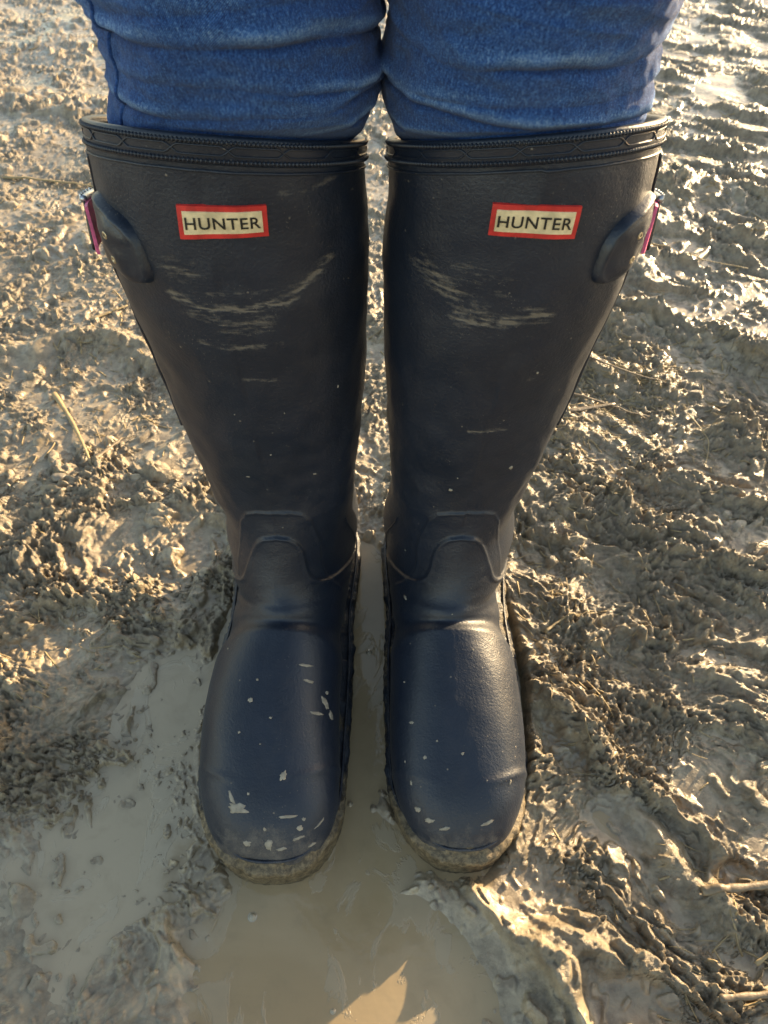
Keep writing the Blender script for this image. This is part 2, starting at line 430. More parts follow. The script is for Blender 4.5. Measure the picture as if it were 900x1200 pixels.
class Boot:
    def __init__(s, X, sg):
        s.sg = sg; s.xl = [q[0] for q in X]; s.xr = [q[1] for q in X]
        s.Fy = [q[0][0] for q in SEC]; s.Fz = [q[0][1] for q in SEC]
        s.By = [q[1][0] for q in SEC]; s.Bz = [q[1][1] for q in SEC]; s.tw = [q[2] for q in SEC]
    def base(s, p, a, off=0):
        p, a = np.broadcast_arrays(np.asarray(p, float), np.asarray(a, float))
        ev = lambda T: catmull(T, p)
        Fy, Fz, By, Bz, tw = ev(s.Fy), ev(s.Fz), ev(s.By), ev(s.Bz), ev(s.tw)
        if s.sg > 0:      # this foot stands a touch further back
            sh = .0075 * sstep(10, 14, p); Fy = Fy + sh; By = By + sh
        xl, xr, fr, bk = ev(s.xl), ev(s.xr), ev(FR), ev(BK)
        c = (xl + xr) / 2; w = (xr - xl) / 2
        sa, ca = np.sin(a), np.cos(a)
        e = np.where(ca > 0, fr, bk)
        lat = np.sign(sa) * np.abs(sa) ** e
        ax = -np.sign(ca) * np.abs(ca) ** e
        k = np.clip(2 * tw - 1, 0, .48)
        ax = ax + k * (1 - ax * ax)
        t = (ax + 1) / 2
        x = c + w * lat; y = Fy + t * (By - Fy); z = Fz + t * (Bz - Fz)
        z = z + .0055 * lat * s.sg * (1 - sstep(0, 2.2, p))
        return np.stack([x, y, z], -1)
    def disp(s, p, a):
        """moulded relief of the rubber, metres"""
        p, a = np.broadcast_arrays(np.asarray(p, float), np.asarray(a, float))
        Pb = s.base(p, a); c = catmull(s.xl, p) / 2 + catmull(s.xr, p) / 2
        l = (Pb[..., 0] - c) * s.sg          # outwards positive
        front = sstep(-.15, .25, np.cos(a))
        h = np.zeros(p.shape)
        lo = l - .001
        # outer ankle shield (distances in metres across the outline)
        U = .026
        def line(xs, cs):
            cs = np.array(cs); xs = np.array(xs); xx = np.linspace(0, xs[-1], 400)
            cc = np.interp(xx, xs, cs); k_ = np.hanning(25); k_ /= k_.sum()
            cc = np.convolve(np.pad(cc, 12, 'reflect', reflect_type='odd'), k_, 'valid')
            sl = np.gradient(cc, xx)
            al = np.abs(lo); cur = np.interp(al, xx, cc); ss = np.interp(al, xx, sl)
            return (p - cur) * U / np.sqrt(1 + (ss * U) ** 2)
        f2 = line([0, .012, .020, .025, .029, .033, .040], [5.70, 5.72, 5.82, 6.1, 6.9, 8.3, 9.6])
        h += .0010 * sstep(-.0008, .0016, f2) * front + .0006 * np.exp(-((f2 - .0008) / .0011) ** 2) * front
        # inner bell shaped shield
        f1 = line([0, .009, .014, .018, .021, .024, .029, .038, .055, .09], [6.42, 6.50, 6.72, 7.15, 7.8, 8.3, 8.65, 8.9, 9.05, 9.1])
        h += .0016 * sstep(-.0010, .0022, f1) * front
        h += .0012 * np.exp(-((f1 - .0010) / .0014) ** 2) * front
        # crease above the vamp
        g = (p - (10.5 + 560 * l * l)) * .016
        cw = sstep(-.5, .2, np.cos(a))
        h += .0022 * sstep(-.001, .005, g) * cw - .0022 * np.exp(-((g + .0035) / .0035) ** 2) * cw
        h += .0005 * np.exp(-((p - 9.75 - 330 * l * l) / .22) ** 2) * front
        # toe bumper line
        yy = Pb[..., 1]
        tq = yy - (-.1645 + 9.5 * l * l)
        onefront = (p > 12.5) * sstep(-.2, .2, np.cos(a))
        amp = np.where(l > .0, 1.0, .35) * sstep(.004, .03, np.abs(l)) if s.sg > 0 else sstep(.008, .035, np.abs(l)) * .8
        h += .0013 * np.exp(-(tq / .0028) ** 2) * amp * onefront
        # vertical fold marks on the shaft, gentle unevenness
        calm = 1 - .75 * sstep(5.5, 7, p)
        h += calm * (.0012 * P(a * 1.3 + 3, p * .9, 50 + int(s.sg)) + .0007 * P(a * 4, p * 2.2, 53 + int(s.sg)))
        return h
    def frame(s, p, a):
        e = 1e-3
        da = (s.base(p, np.asarray(a) + e) - s.base(p, np.asarray(a) - e)) / (2 * e)
        dp = (s.base(np.clip(np.asarray(p) + e, 0, NS - 1), a) - s.base(np.clip(np.asarray(p) - e, 0, NS - 1), a))
        dp = dp / (np.clip(np.asarray(p) + e, 0, NS - 1) - np.clip(np.asarray(p) - e, 0, NS - 1))[..., None]
        n = np.cross(dp, da); n /= np.linalg.norm(n, axis=-1)[..., None] + 1e-15
        # outward
        C_ = (s.base(p, 0 * np.asarray(a)) + s.base(p, 0 * np.asarray(a) + np.pi)) / 2
        sgn = np.sign(np.sum(n * (s.base(p, a) - C_), -1)); n *= sgn[..., None]
        return da, dp, n
    def surf(s, p, a, h=0, relief=True):
        p, a = np.broadcast_arrays(np.asarray(p, float), np.asarray(a, float))
        _, _, n = s.frame(p, a)
        d = s.disp(p, a) if relief else 0
        return s.base(p, a) + n * (d + h)[..., None] if np.ndim(d + h) else s.base(p, a) + n * (d + h)
    def local(s, p0, a0, S, T):
        """metres (right, down) about an anchor -> p, a"""
        da, dp, _ = s.frame(np.array([p0]), np.array([a0]))
        ga = np.linalg.norm(da[0]); gp = np.linalg.norm(dp[0])
        # remove skew so 'down' is square to 'right'
        sk = np.dot(da[0], dp[0]) / (ga * gp)
        S_ = S - sk * T
        return p0 + T / gp, a0 + S_ / ga

# mud smears on the shafts, world x/z on the front of the shaft: polyline, width, strength
SMEAR = {-1: [([(-.1046, .3616), (-.0924, .3600)], .0050, .75), ([(-.088, .3494), (-.0623, .3475), (-.0323, .3485)], .0013, .7),
              ([(-.1081, .346), (-.0900, .3400), (-.0745, .3391), (-.048, .3411), (-.0297, .3547)], .0026, 1.0),
              ([(-.0297, .3547), (-.0239, .3684), (-.0207, .3856)], .0025, .33),
              ([(-.0967, .3376), (-.081, .3287), (-.0609, .330)], .0055, .70), ([(-.0982, .3181), (-.078, .3155), (-.0552, .3143)], .0013, .95),
              ([(-.0791, .2924), (-.0616, .2906)], .0013, .75), ([(-.0465, .3964), (-.0242, .3937)], .0015, .7),
              ([(-.0952, .372), (-.075, .365), (-.05, .367)], .006, .22), ([(-.06, .377), (-.04, .376)], .0010, .45)],
         1: [([(.0336, .3593), (.060, .357)], .0032, .55), ([(.0213, .3523), (.0300, .346), (.0400, .341), (.0487, .334)], .0060, .85),
             ([(.0384, .3299), (.062, .331), (.074, .337), (.084, .335)], .0036, 1.0), ([(.0300, .350), (.052, .352), (.0744, .3401)], .0035, .42),
             ([(.0135, .3976), (.018, .378), (.0244, .3593)], .0020, .25), ([(.0517, .2496), (.0758, .2517)], .0010, .95),
             ([(.0818, .2906), (.0858, .3012)], .0020, .55), ([(.035, .392), (.042, .380)], .0040, .35),
             ([(.030, .318), (.055, .322)], .0014, .45), ([(.068, .322), (.080, .323)], .0010, .35)]}
SPLATS = {-1: [], 1: []}
# clay splats: where on the surface, half sizes, turn, shape seed
SPLATS[-1] = [(14.976, -0.283, 0.00687, 0.00312, 0.2, -1.0), (14.693, -0.339, 0.00138, 0.00438, -0.35, 0.7), (14.603, -0.115, 0.00093, 0.00093, 0.0, 2.4), (14.192, 0.185, 0.00197, 0.00308, 0.2, 4.1), (12.172, -0.059, 0.00082, 0.00082, 0.0, 5.8), (13.291, -0.192, 0.00094, 0.00081, 0.0, 7.5), (12.995, 0.059, 0.00099, 0.00081, 0.0, 9.2), (12.622, -0.094, 0.00156, 0.00156, 0.4, 10.9), (12.686, 0.842, 0.00288, 0.00512, -0.6, 12.6), (12.956, 1.017, 0.00258, 0.00387, -0.5, 14.3), (12.918, 0.688, 0.00567, 0.00113, 0.1, 16.0), (12.223, 0.5, 0.00442, 0.00101, 0.35, 17.7), (11.85, 0.423, 0.00505, 0.00095, 0.2, 19.4), (12.493, 0.877, 0.00193, 0.00129, 0.0, 21.1), (15.195, 0.255, 0.00557, 0.00099, -0.1, 22.8), (15.517, 0.465, 0.00187, 0.00187, 0.0, 24.5), (16.147, 0.024, 0.00221, 0.00378, 0.2, 26.2), (16.07, -0.283, 0.00253, 0.0019, 0.0, 27.9), (15.864, 0.486, 0.00376, 0.00113, -0.4, 29.6), (15.259, 0.5, 0.00124, 0.00124, 0.0, 31.3), (13.523, -0.003, 0.00056, 0.00056, 0.0, 33.0), (11.528, -0.681, 0.00079, 0.00066, 0.0, 34.7), (16.315, 0.213, 0.00315, 0.00101, -0.2, 36.4), (15.581, -0.003, 0.00094, 0.00125, 0.0, 38.1), (4.786, -0.192, 0.00171, 0.00068, 0.0, 39.8), (4.259, 0.101, 0.00055, 0.00055, 0.0, 41.5), (3.345, 0.87, 0.00085, 0.00095, 0.0, 43.2), (4.889, 0.549, 0.00143, 0.00057, 0.3, 44.9), (4.555, -0.171, 0.0005, 0.00079, 0.0, 46.6), (3.487, 0.297, 0.00041, 0.00041, 0.0, 48.3), (3.487, -0.15, 0.00036, 0.00036, 0.0, 50.0), (16.07, 0.884, 0.00254, 0.00095, -0.8, 51.7), (15.35, 0.856, 0.00378, 0.00076, -1.0, 53.4)]
SPLATS[1] = [(4.632, 0.388, 0.00136, 0.00147, 0.3, 1.0), (5.147, -0.269, 0.00149, 0.00126, 0.0, 2.7), (9.881, -0.772, 0.00335, 0.00107, 0.3, 4.4), (13.278, -0.64, 0.00187, 0.00094, 0.0, 6.1), (14.011, -0.43, 0.00123, 0.00123, 0.0, 7.8), (13.934, -0.003, 0.00098, 0.00098, 0.0, 9.5), (12.39, -0.793, 0.00064, 0.00064, 0.0, 11.2), (15.62, -0.57, 0.00312, 0.00156, 0.2, 12.9), (15.954, -0.311, 0.00375, 0.00125, -0.1, 14.6), (15.736, 0.339, 0.00438, 0.00113, -0.5, 18.0), (15.272, -0.737, 0.00187, 0.00187, 0.0, 23.1), (13.664, -0.248, 0.00067, 0.00067, 0.0, 24.8), (14.076, -0.814, 0.00063, 0.001, 0.0, 26.5), (11.515, 0.164, 0.00057, 0.00057, 0.0, 28.2), (9.946, 0.003, 0.00051, 0.00051, 0.0, 29.9), (14.578, 0.633, 0.00075, 0.00188, 0.0, 31.6), (14.578, -0.73, 0.00075, 0.00187, 0.0, 33.3), (2.869, 0.304, 0.0006, 0.0008, 0.0, 35.0), (7.874, -0.772, 0.00067, 0.00067, 0.0, 36.7), (4.825, -0.213, 0.00045, 0.00045, 0.0, 38.4)]

def cover_attr(o, vals):
    a = o.data.attributes.new('mud', 'FLOAT', 'POINT'); a.data.foreach_set('value', np.asarray(vals, np.float32))

def make_boot(X, sg, label, ringlabel=None):
    bt = Boot(X, sg)
    root = empty('rubber_boot', (float(np.mean([X[6][0], X[6][1]])), .02, 0))
    tag(root, label, 'boot', 'rubber boots worn in the puddle')
    inv = np.array(root.location)
    def put(name, V, F, mat, parent=root, smooth=True):
        o = mesh_np(name, np.asarray(V) - inv, F, mat, parent, smooth); return o
    # --- upper -------------------------------------------------------
    pp = np.concatenate([np.linspace(0, 5.3, 300), np.linspace(5.3, 11.5, 300)[1:], np.linspace(11.5, NS - 1, 200)[1:]])
    aa = np.linspace(0, 2 * np.pi, 300, endpoint=False)
    PP, AA = np.meshgrid(pp, aa, indexing='ij')
    V = bt.surf(PP, AA)
    nr, nc = PP.shape
    # inner wall at the mouth
    pin = np.linspace(0, 1.6, 10); PI_, AI = np.meshgrid(pin, aa, indexing='ij')
    Vin = bt.surf(PI_, AI, -.0032, relief=False)
    Vall = np.vstack([Vin[::-1].reshape(-1, 3), V.reshape(-1, 3)])
    F = grid_faces(nr + 10, nc, True)
    F = [tuple(f) for f in F]
    last = (nr + 10 - 1) * nc
    F.append(tuple(last + k for k in range(nc)))
    up = put('boot_upper', Vall, F, M_RUB)
    mud = np.zeros(len(Vall)); W = Vall
    for pts, w, st in SMEAR[sg]:
        d = segdist(W[:, 0], W[:, 2], pts); 
        st = st * .85 * np.clip(.75 + .8 * P(W[:, 0] * 75, W[:, 2] * 420, 64) + .6 * P(W[:, 0] * 260, W[:, 2] * 900, 65), 0, 1.25)
        mud = np.maximum(mud, (st * np.exp(-(d / (w * 1.35)) ** 2) + .34 * st * np.exp(-(d / (w * 1.5 + .003)) ** 2)) * (W[:, 1] < .02))
    # clay film low on the foot and at the toe
    low = 1 - sstep(.006, .024, W[:, 2] + .010 * P(W[:, 0] * 60, W[:, 1] * 60, 61))
    toe = .80 * (1 - sstep(-.199, -.182, W[:, 1] + .006 * P(W[:, 0] * 170, W[:, 2] * 170, 62)))
    mud = np.maximum(mud, np.maximum(low * .85, toe) * (W[:, 2] < .06))
    foot = sstep(.10, .05, W[:, 2]) if False else (W[:, 2] < .10)
    cover_attr(up, mud)
    # --- lining ------------------------------------------------------
    pl = np.linspace(.04, 2.4, 14); PL, AL = np.meshgrid(pl, aa[::3], indexing='ij')
    VL = bt.surf(PL, AL, -.0042, relief=False)
    put('lining', VL.reshape(-1, 3), [tuple(f) for f in grid_faces(14, len(aa[::3]), True)], M_LINING)
    # --- sole --------------------------------------------------------
    mask = (V[..., 2] < .045) & (PP > 7.5)
    Q = V[mask][:, :2]
    Q = Q[np.lexsort((Q[:, 1], Q[:, 0]))]
    def cr(o, a, b): return (a[0] - o[0]) * (b[1] - o[1]) - (a[1] - o[1]) * (b[0] - o[0])
    lo = []
    for q in Q:
        while len(lo) > 1 and cr(lo[-2], lo[-1], q) <= 0: lo.pop()
        lo.append(q)
    hi = []
    for q in Q[::-1]:
        while len(hi) > 1 and cr(hi[-2], hi[-1], q) <= 0: hi.pop()
        hi.append(q)
    H_ = np.array(lo[:-1] + hi[:-1])
    seg = np.linalg.norm(np.roll(H_, -1, 0) - H_, axis=1); cum = np.concatenate([[0], np.cumsum(seg)])
    ns = 360; t = np.linspace(0, cum[-1], ns, endpoint=False); HH = np.vstack([H_, H_[:1]])
    O = np.stack([np.interp(t, cum, HH[:, 0]), np.interp(t, cum, HH[:, 1])], -1)
    # waist of the sole
    cx = O[:, 0].mean()
    O[:, 0] = cx + (O[:, 0] - cx) * (1 - .06 * np.exp(-((O[:, 1] + .0) / .035) ** 2))
    for _ in range(10): O = (np.roll(O, 1, 0) + 2 * O + np.roll(O, -1, 0)) / 4
    Tn = np.roll(O, -1, 0) - np.roll(O, 1, 0); Tn /= np.linalg.norm(Tn, axis=1)[:, None]
    Nn = np.stack([Tn[:, 1], -Tn[:, 0]], -1)
    tz = sstep(-.150, -.200, O[:, 1])
    prof = [(-.004, -.016), (.0022, -.014), (.0030, -.008), (.0030, .000), (.0028, .008), (.0034, .010), (.0036, .0135),
            (.0028, .0155), (.0010, .0160), (-.0010, .0175), (-.0030, .020), (-.0075, .022)]
    rings = []
    for k, (o_, z_) in enumerate(prof):
        rag = .0016 * P(t * 75, 0 * t + k * .25 + sg, 72) * (k > 3) + .0010 * P(t * 220, 0 * t + k * .7, 70) * (k > 3) + .0006 * P(t * 600, 0 * t + k, 71)
        zz = z_ + (z_ > 0) * tz * z_ * .55
        rings.append(np.column_stack([O + Nn * (o_ + rag - tz * .0012 * (z_ > .016))[:, None], zz + .0 * t + rag * .6]))
    SV = np.vstack(rings); SF = [tuple(f) for f in grid_faces(len(prof), ns, True)]
    SF.append(tuple(range(ns)))
    so = put('sole', SV, SF, M_SOLE)
    cover_attr(so, np.clip(.04 + .30 * P(SV[:, 0] * 45, SV[:, 1] * 45, 73) + .66 * sstep(-.13, -.185, SV[:, 1]) + .35 * (1 - sstep(.0, .012, SV[:, 2])) + (.25 * sstep(.05, .10, SV[:, 0]) if sg > 0 else 0), 0, 1))
    # foxing line just above the sole
    vz = .0185 + tz * .012
    ln = np.column_stack([O + Nn * (.0002 - tz * .0035)[:, None], vz])
    a_, b_ = tube(ln, .0011, 6, True); fx = put('foxing_strip', a_, b_, M_TRIM); cover_attr(fx, np.full(len(a_), .55))
    # --- rim band -----------------------------------------------------
    def pt(tm): return tm / .040
    ar = np.linspace(0, 2 * np.pi, 900, endpoint=False)
    prof = [(-.0032, .0002), (-.0030, -.0012), (-.0010, -.0018), (.0006, -.0014), (.0010, .0002), (.0010, .004), (.0010, .009), (.0011, .0125), (.0007, .0138), (-.0004, .0144)]
    RV = []
    for o_, tm in prof:
        q = bt.surf(np.full(ar.shape, max(pt(tm), 0)), ar, o_, relief=False)
        if tm < 0: q = q + np.array([0, 0, -tm])
        RV.append(q)
    rim = put('rim_band', np.vstack(RV), [tuple(f) for f in grid_faces(len(prof), len(ar), True)], M_TRIM)
    cover_attr(rim, np.full(len(ar) * len(prof), .12))
    ar = np.linspace(0, 2 * np.pi, 2400, endpoint=False)
    arc = ar / (2 * np.pi)
    for tm in (.0006, .0118):
        pts = bt.surf(np.full(ar.shape, pt(tm)), ar, .0012, relief=False)
        rad = .00085 + .00038 * np.sin(arc * 2 * np.pi * 230)
        a_, b_ = tube(pts, rad, 6, True); o = put('rope_edge', a_, b_, M_TRIM, rim); cover_attr(o, np.full(len(a_), .25))
    ncell = 18
    for ph in (0, 1):
        tri = np.abs(((arc * ncell / 1 + ph) % 2) - 1) * 2 - 1          # -1..1 triangle, period 2 cells
        wav = np.clip(tri * 3.2, -1, 1); wav = np.sin(wav * np.pi / 2)
        pts = bt.surf(pt(.0062 + .0027 * wav), ar, .0012, relief=False)
        a_, b_ = tube(pts, .00045, 5, True); o = put('lattice_line', a_, b_, M_TRIM, rim); cover_attr(o, np.full(len(a_), .2))
    # --- ridge under the rim
    pts = bt.surf(np.full(aa.shape, pt(.0168)), aa, .0003); a_, b_ = tube(pts, .0007, 6, True)
    o = put('rim_bead', a_, b_, M_RUB); cover_attr(o, np.zeros(len(a_)))
    # --- side gusset piping ------------------------------------------
    for da_ in (0, .10):
        pe = np.linspace(.45, 4.3, 120); ae = sg * (R(68) + da_ + .16 * np.sin((pe - .45) / 3.85 * np.pi))
        pts = bt.surf(pe, ae, .0006); a_, b_ = tube(pts, .0011, 8); o = put('gusset_piping', a_, b_, M_TRIM); cover_attr(o, np.zeros(len(a_)))
    # heel seam curve on the inner side of the ankle
    pe = np.linspace(7.0, 9.6, 90); ae = -sg * (R(60) + .75 * ((pe - 7.0) / 2.6) ** 1.6)
    pts = bt.surf(pe, ae, .0002); a_, b_ = tube(pts, .0005, 6); o = put('ankle_seam', a_, b_, M_TRIM); cover_attr(o, np.full(len(a_), .05))
    # --- name label ----------------------------------------------------
    p0 = .95; a0 = .09 if sg < 0 else -.02
    def ramp_axis(W_, n, e=.0003):
        return np.concatenate([[-W_ / 2], np.linspace(-W_ / 2 + e, W_ / 2 - e, n), [W_ / 2]])
    tl = .085 if sg > 0 else -.035
    def slab(W_, H2, h0, edge, name, mat, parent):
        xs = ramp_axis(W_, 26); ts = ramp_axis(H2, 10)
        S, T = np.meshgrid(xs, ts)
        ed = np.minimum(W_ / 2 - np.abs(S), H2 / 2 - np.abs(T)); Hh = np.where(ed <= 1e-7, edge, h0)
        p_, a_ = bt.local(p0, a0, S - tl * T, T + tl * S); Vp = bt.surf(p_, a_, Hh)
        return put(name, Vp.reshape(-1, 3), [tuple(f) for f in grid_faces(len(ts), len(xs))], mat, parent, False)
    LW, LH = .0415, .0160
    plate = slab(LW, LH, .0011, -.0006, 'name_plate', M_RED, root)
    slab(LW - .0050, LH - .0050, .0015, .0009, 'cream_panel', M_CREAM, plate)
    cu = bpy.data.curves.new('lettering_text', 'FONT'); cu.body = 'HUNTER'; cu.size = 1; cu.offset = .012
    cu.align_x = 'CENTER'; cu.space_character = 1.08; cu.resolution_u = 6
    to = bpy.data.objects.new('lettering_text', cu); COL.objects.link(to)
    dg = bpy.context.evaluated_depsgraph_get(); me = bpy.data.meshes.new_from_object(to.evaluated_get(dg))
    co = np.array([v.co[:] for v in me.vertices]); fs = [tuple(p.vertices) for p in me.polygons]
    COL.objects.unlink(to); bpy.data.objects.remove(to)
    co[:, 0] -= (co[:, 0].max() + co[:, 0].min()) / 2; co[:, 1] -= (co[:, 1].max() + co[:, 1].min()) / 2
    sx = .0340 / np.ptp(co[:, 0]); sy = .0057 / np.ptp(co[:, 1])
    lx, ly = co[:, 0] * sx, -co[:, 1] * sy
    p_, a_ = bt.local(p0, a0, lx - tl * ly, ly + tl * lx)
    put('lettering', bt.surf(p_, a_, .00185), fs, M_INK, plate, False)
    # --- strap tab, rivets, buckle, strap --------------------------------
    pa, aa0 = 1.28, sg * R(47)
    nr_, nf = 26, 72
    rr = np.linspace(0, 1, nr_)[:, None]; ph = np.linspace(0, 2 * np.pi, nf, endpoint=False)[None, :]
    ex = .62
    S = .0225 * rr * np.sign(np.cos(ph)) * np.abs(np.cos(ph)) ** ex; T = .0185 * rr * np.sign(np.sin(ph)) * np.abs(np.sin(ph)) ** ex
    S = S * (1 - .12 * np.clip(T / .017, -1, 1) * (-sg) * np.sign(S) * 0)
    T = T - sg * .32 * S
    hh = .0056 * (1 - rr ** 12) ** .7 - .0012 * rr ** 12 - .0012 * rr ** 3 + .0022 * np.exp(-((S * -sg - .006) / .009) ** 2) * (1 - rr ** 4) + .0006 * P(S * 120, T * 120, 80)
    hh = hh * (1 - .6 * sstep(.2, 1, S * sg / .0225))
    hh = hh + .0011 * np.exp(-((rr - .9) / .05) ** 2)
    p_, a_ = bt.local(pa, aa0, S, T)
    TV = bt.surf(p_, a_, hh); tab = put('strap_tab', TV.reshape(-1, 3), [tuple(f) for f in grid_faces(nr_, nf, True)], M_TRIM)
    cover_attr(tab, np.full(TV.reshape(-1, 3).shape[0], .0 if sg < 0 else .22))
    for (s_, t_) in ((-.0050, -.0060), (-.0045, .0065)):
        s_ = s_ * sg
        p_, a_ = bt.local(pa, aa0, np.array([s_]), np.array([t_ - sg * .32 * s_]))
        c0 = bt.surf(p_, a_, .0068)[0]; n0 = bt.frame(p_, a_)[2][0]
        b = MB(); e1 = np.cross(n0, [0, 0, 1]); e1 /= np.linalg.norm(e1); e2 = np.cross(n0, e1)
        th = np.linspace(0, 2 * np.pi, 20, endpoint=False); pr = [(.0024, -.002), (.0024, .0004), (.0019, .0010), (.0009, .0012), (.0007, .0007)]
        VV = np.vstack([c0 + n0 * z_ + r_ * (np.cos(th)[:, None] * e1 + np.sin(th)[:, None] * e2) for r_, z_ in pr])
        b.add(VV, [tuple(f) for f in grid_faces(5, 20, True)] + [tuple(80 + k for k in range(20))])
        put('rivet', np.vstack(b.v), b.f, M_BRASS, tab)
    # strap band from the tab to the back gusset (pink)
    def band(s0, s1, t0, t1, h, name, mat, parent, thick=.0016, n=24, pa_=pa, aa_=sg * R(78)):
        Sx = np.linspace(s0, s1, n); rows = []
        for hh_, tt in ((h - thick, t0), (h, t0 + .0005), (h, t1 - .0005), (h - thick, t1)):
            p_, a_ = bt.local(pa_, aa_, Sx, np.full(n, tt)); rows.append(bt.surf(p_, a_, hh_, relief=False))
        Vb = np.vstack(rows); Fb = [tuple(f) for f in grid_faces(4, n)]
        k = np.arange(n - 1); Fb += [(int(i), int(i) + 1, 3 * n + int(i) + 1, 3 * n + int(i)) for i in k]
        Fb += [(0, n, 2 * n, 3 * n), (n - 1, 4 * n - 1, 3 * n - 1, 2 * n - 1)]
        return put(name, Vb, Fb, mat, parent, False)
    sb = band(-.017, .034, -.0125, .0125, .0052, 'buckle_strap', M_PINK, root) if sg > 0 else band(-.034, .017, -.0125, .0125, .0076, 'buckle_strap', M_PINK, root)
    # buckle: rectangular frame standing on the strap
    def bar(s0, t0, s1, t1, h, r, name, mat, parent):
        Sx = np.linspace(s0, s1, 10); Tx = np.linspace(t0, t1, 10)
        p_, a_ = bt.local(pa, sg * R(82), Sx, Tx)
        return tube(bt.surf(p_, a_, h, relief=False), r, 8)
    b = MB()
    for q in ((-.008, -.0125, .008, -.0125), (-.008, .0125, .008, .0125), (-.008, -.0125, -.008, .0125), (.008, -.0125, .008, .0125)):
        b.add(*bar(*q, .0083 if sg < 0 else .0060, .0011, '', None, None))
    put('buckle', np.vstack(b.v), b.f, M_BLACK)
    b = MB(); b.add(*bar(-.009, -.0135, .009, -.0135, .0088 if sg < 0 else .0064, .0020, '', None, None))
    for k in range(5): b.add(*bar(-.008 + k * .004, -.0160, -.008 + k * .004, -.0115, .0100 if sg < 0 else .0075, .0009, '', None, None))
    put('buckle_clasp', np.vstack(b.v), b.f, M_STEEL)
    # --- mud splats --------------------------------------------------------
    if SPLATS[sg]:
        for (p1, a1, rx, ry, rot, seed) in SPLATS[sg]:
            nph = 26; ph = np.linspace(0, 2 * np.pi, nph, endpoint=False)
            lump = 1 + .40 * P(np.cos(ph) * 1.6 + seed, np.sin(ph) * 1.6, 90) + .22 * P(np.cos(ph) * 3 + seed, np.sin(ph) * 4, 91)
            rows = []
            for r_, h_ in ((1, -.0003), (.92, .00025), (.6, .0005), (.2, .0004)):
                S0 = r_ * lump * rx * np.cos(ph); T0 = r_ * lump * ry * np.sin(ph)
                S1 = S0 * math.cos(rot) - T0 * math.sin(rot); T1 = S0 * math.sin(rot) + T0 * math.cos(rot)
                p_, a_ = bt.local(p1, a1, S1, T1); rows.append(bt.surf(p_, a_, h_))
            put('mud_splat', np.vstack(rows), [tuple(f) for f in grid_faces(4, nph, True)] + [tuple(3 * nph + k for k in range(nph))], M_SPLAT)
    return root, bt

left, BL = make_boot(XL_, -1, 'navy rubber boot with clay splashes on toe and pink strap facing outward, the left one')
right, BR = make_boot(XR_, 1, 'navy rubber boot on the right, sunlit along its outer edge, clay smear below its label')

# ------------------------------------------------------------------ person's legs in jeans
def leg_rows(sg):
    # z, front y, back y, x left, x right (left leg values; the other leg is given for sg=1)
    if sg < 0:
        return [(.330, -.022, .090, -.142, -.022), (.380, -.018, .094, -.1330, -.0185), (.398, -.0180, .090, -.134, -.0155), (.409, -.0190, .090, -.133, -.0085), (.420, -.0245, .090, -.130, -.0035), (.431, -.0300, .089, -.1255, -.0010),
                (.445, -.036, .088, -.1225, -.0025), (.470, -.046, .084, -.1225, -.0010), (.500, -.055, .085, -.128, -.0010),
                (.560, -.050, .092, -.147, -.0010), (.640, -.045, .105, -.156, -.0010), (.740, -.050, .125, -.166, .0010), (.800, -.055, .135, -.172, .004)]
    return [(.330, -.022, .090, .0130, .132), (.380, -.018, .094, .0110, .1270), (.398, -.0180, .090, .0085, .1260), (.409, -.0190, .090, .0035, .1255), (.420, -.0245, .090, .0008, .1245), (.431, -.0300, .089, .0000, .1225),
            (.445, -.036, .088, .0005, .1210), (.470, -.046, .084, .0000, .1240), (.500, -.055, .085, .0010, .131),
            (.560, -.050, .092, .0010, .147), (.640, -.045, .105, .0010, .156), (.740, -.050, .125, -.001, .166), (.800, -.055, .135, -.004, .172)]
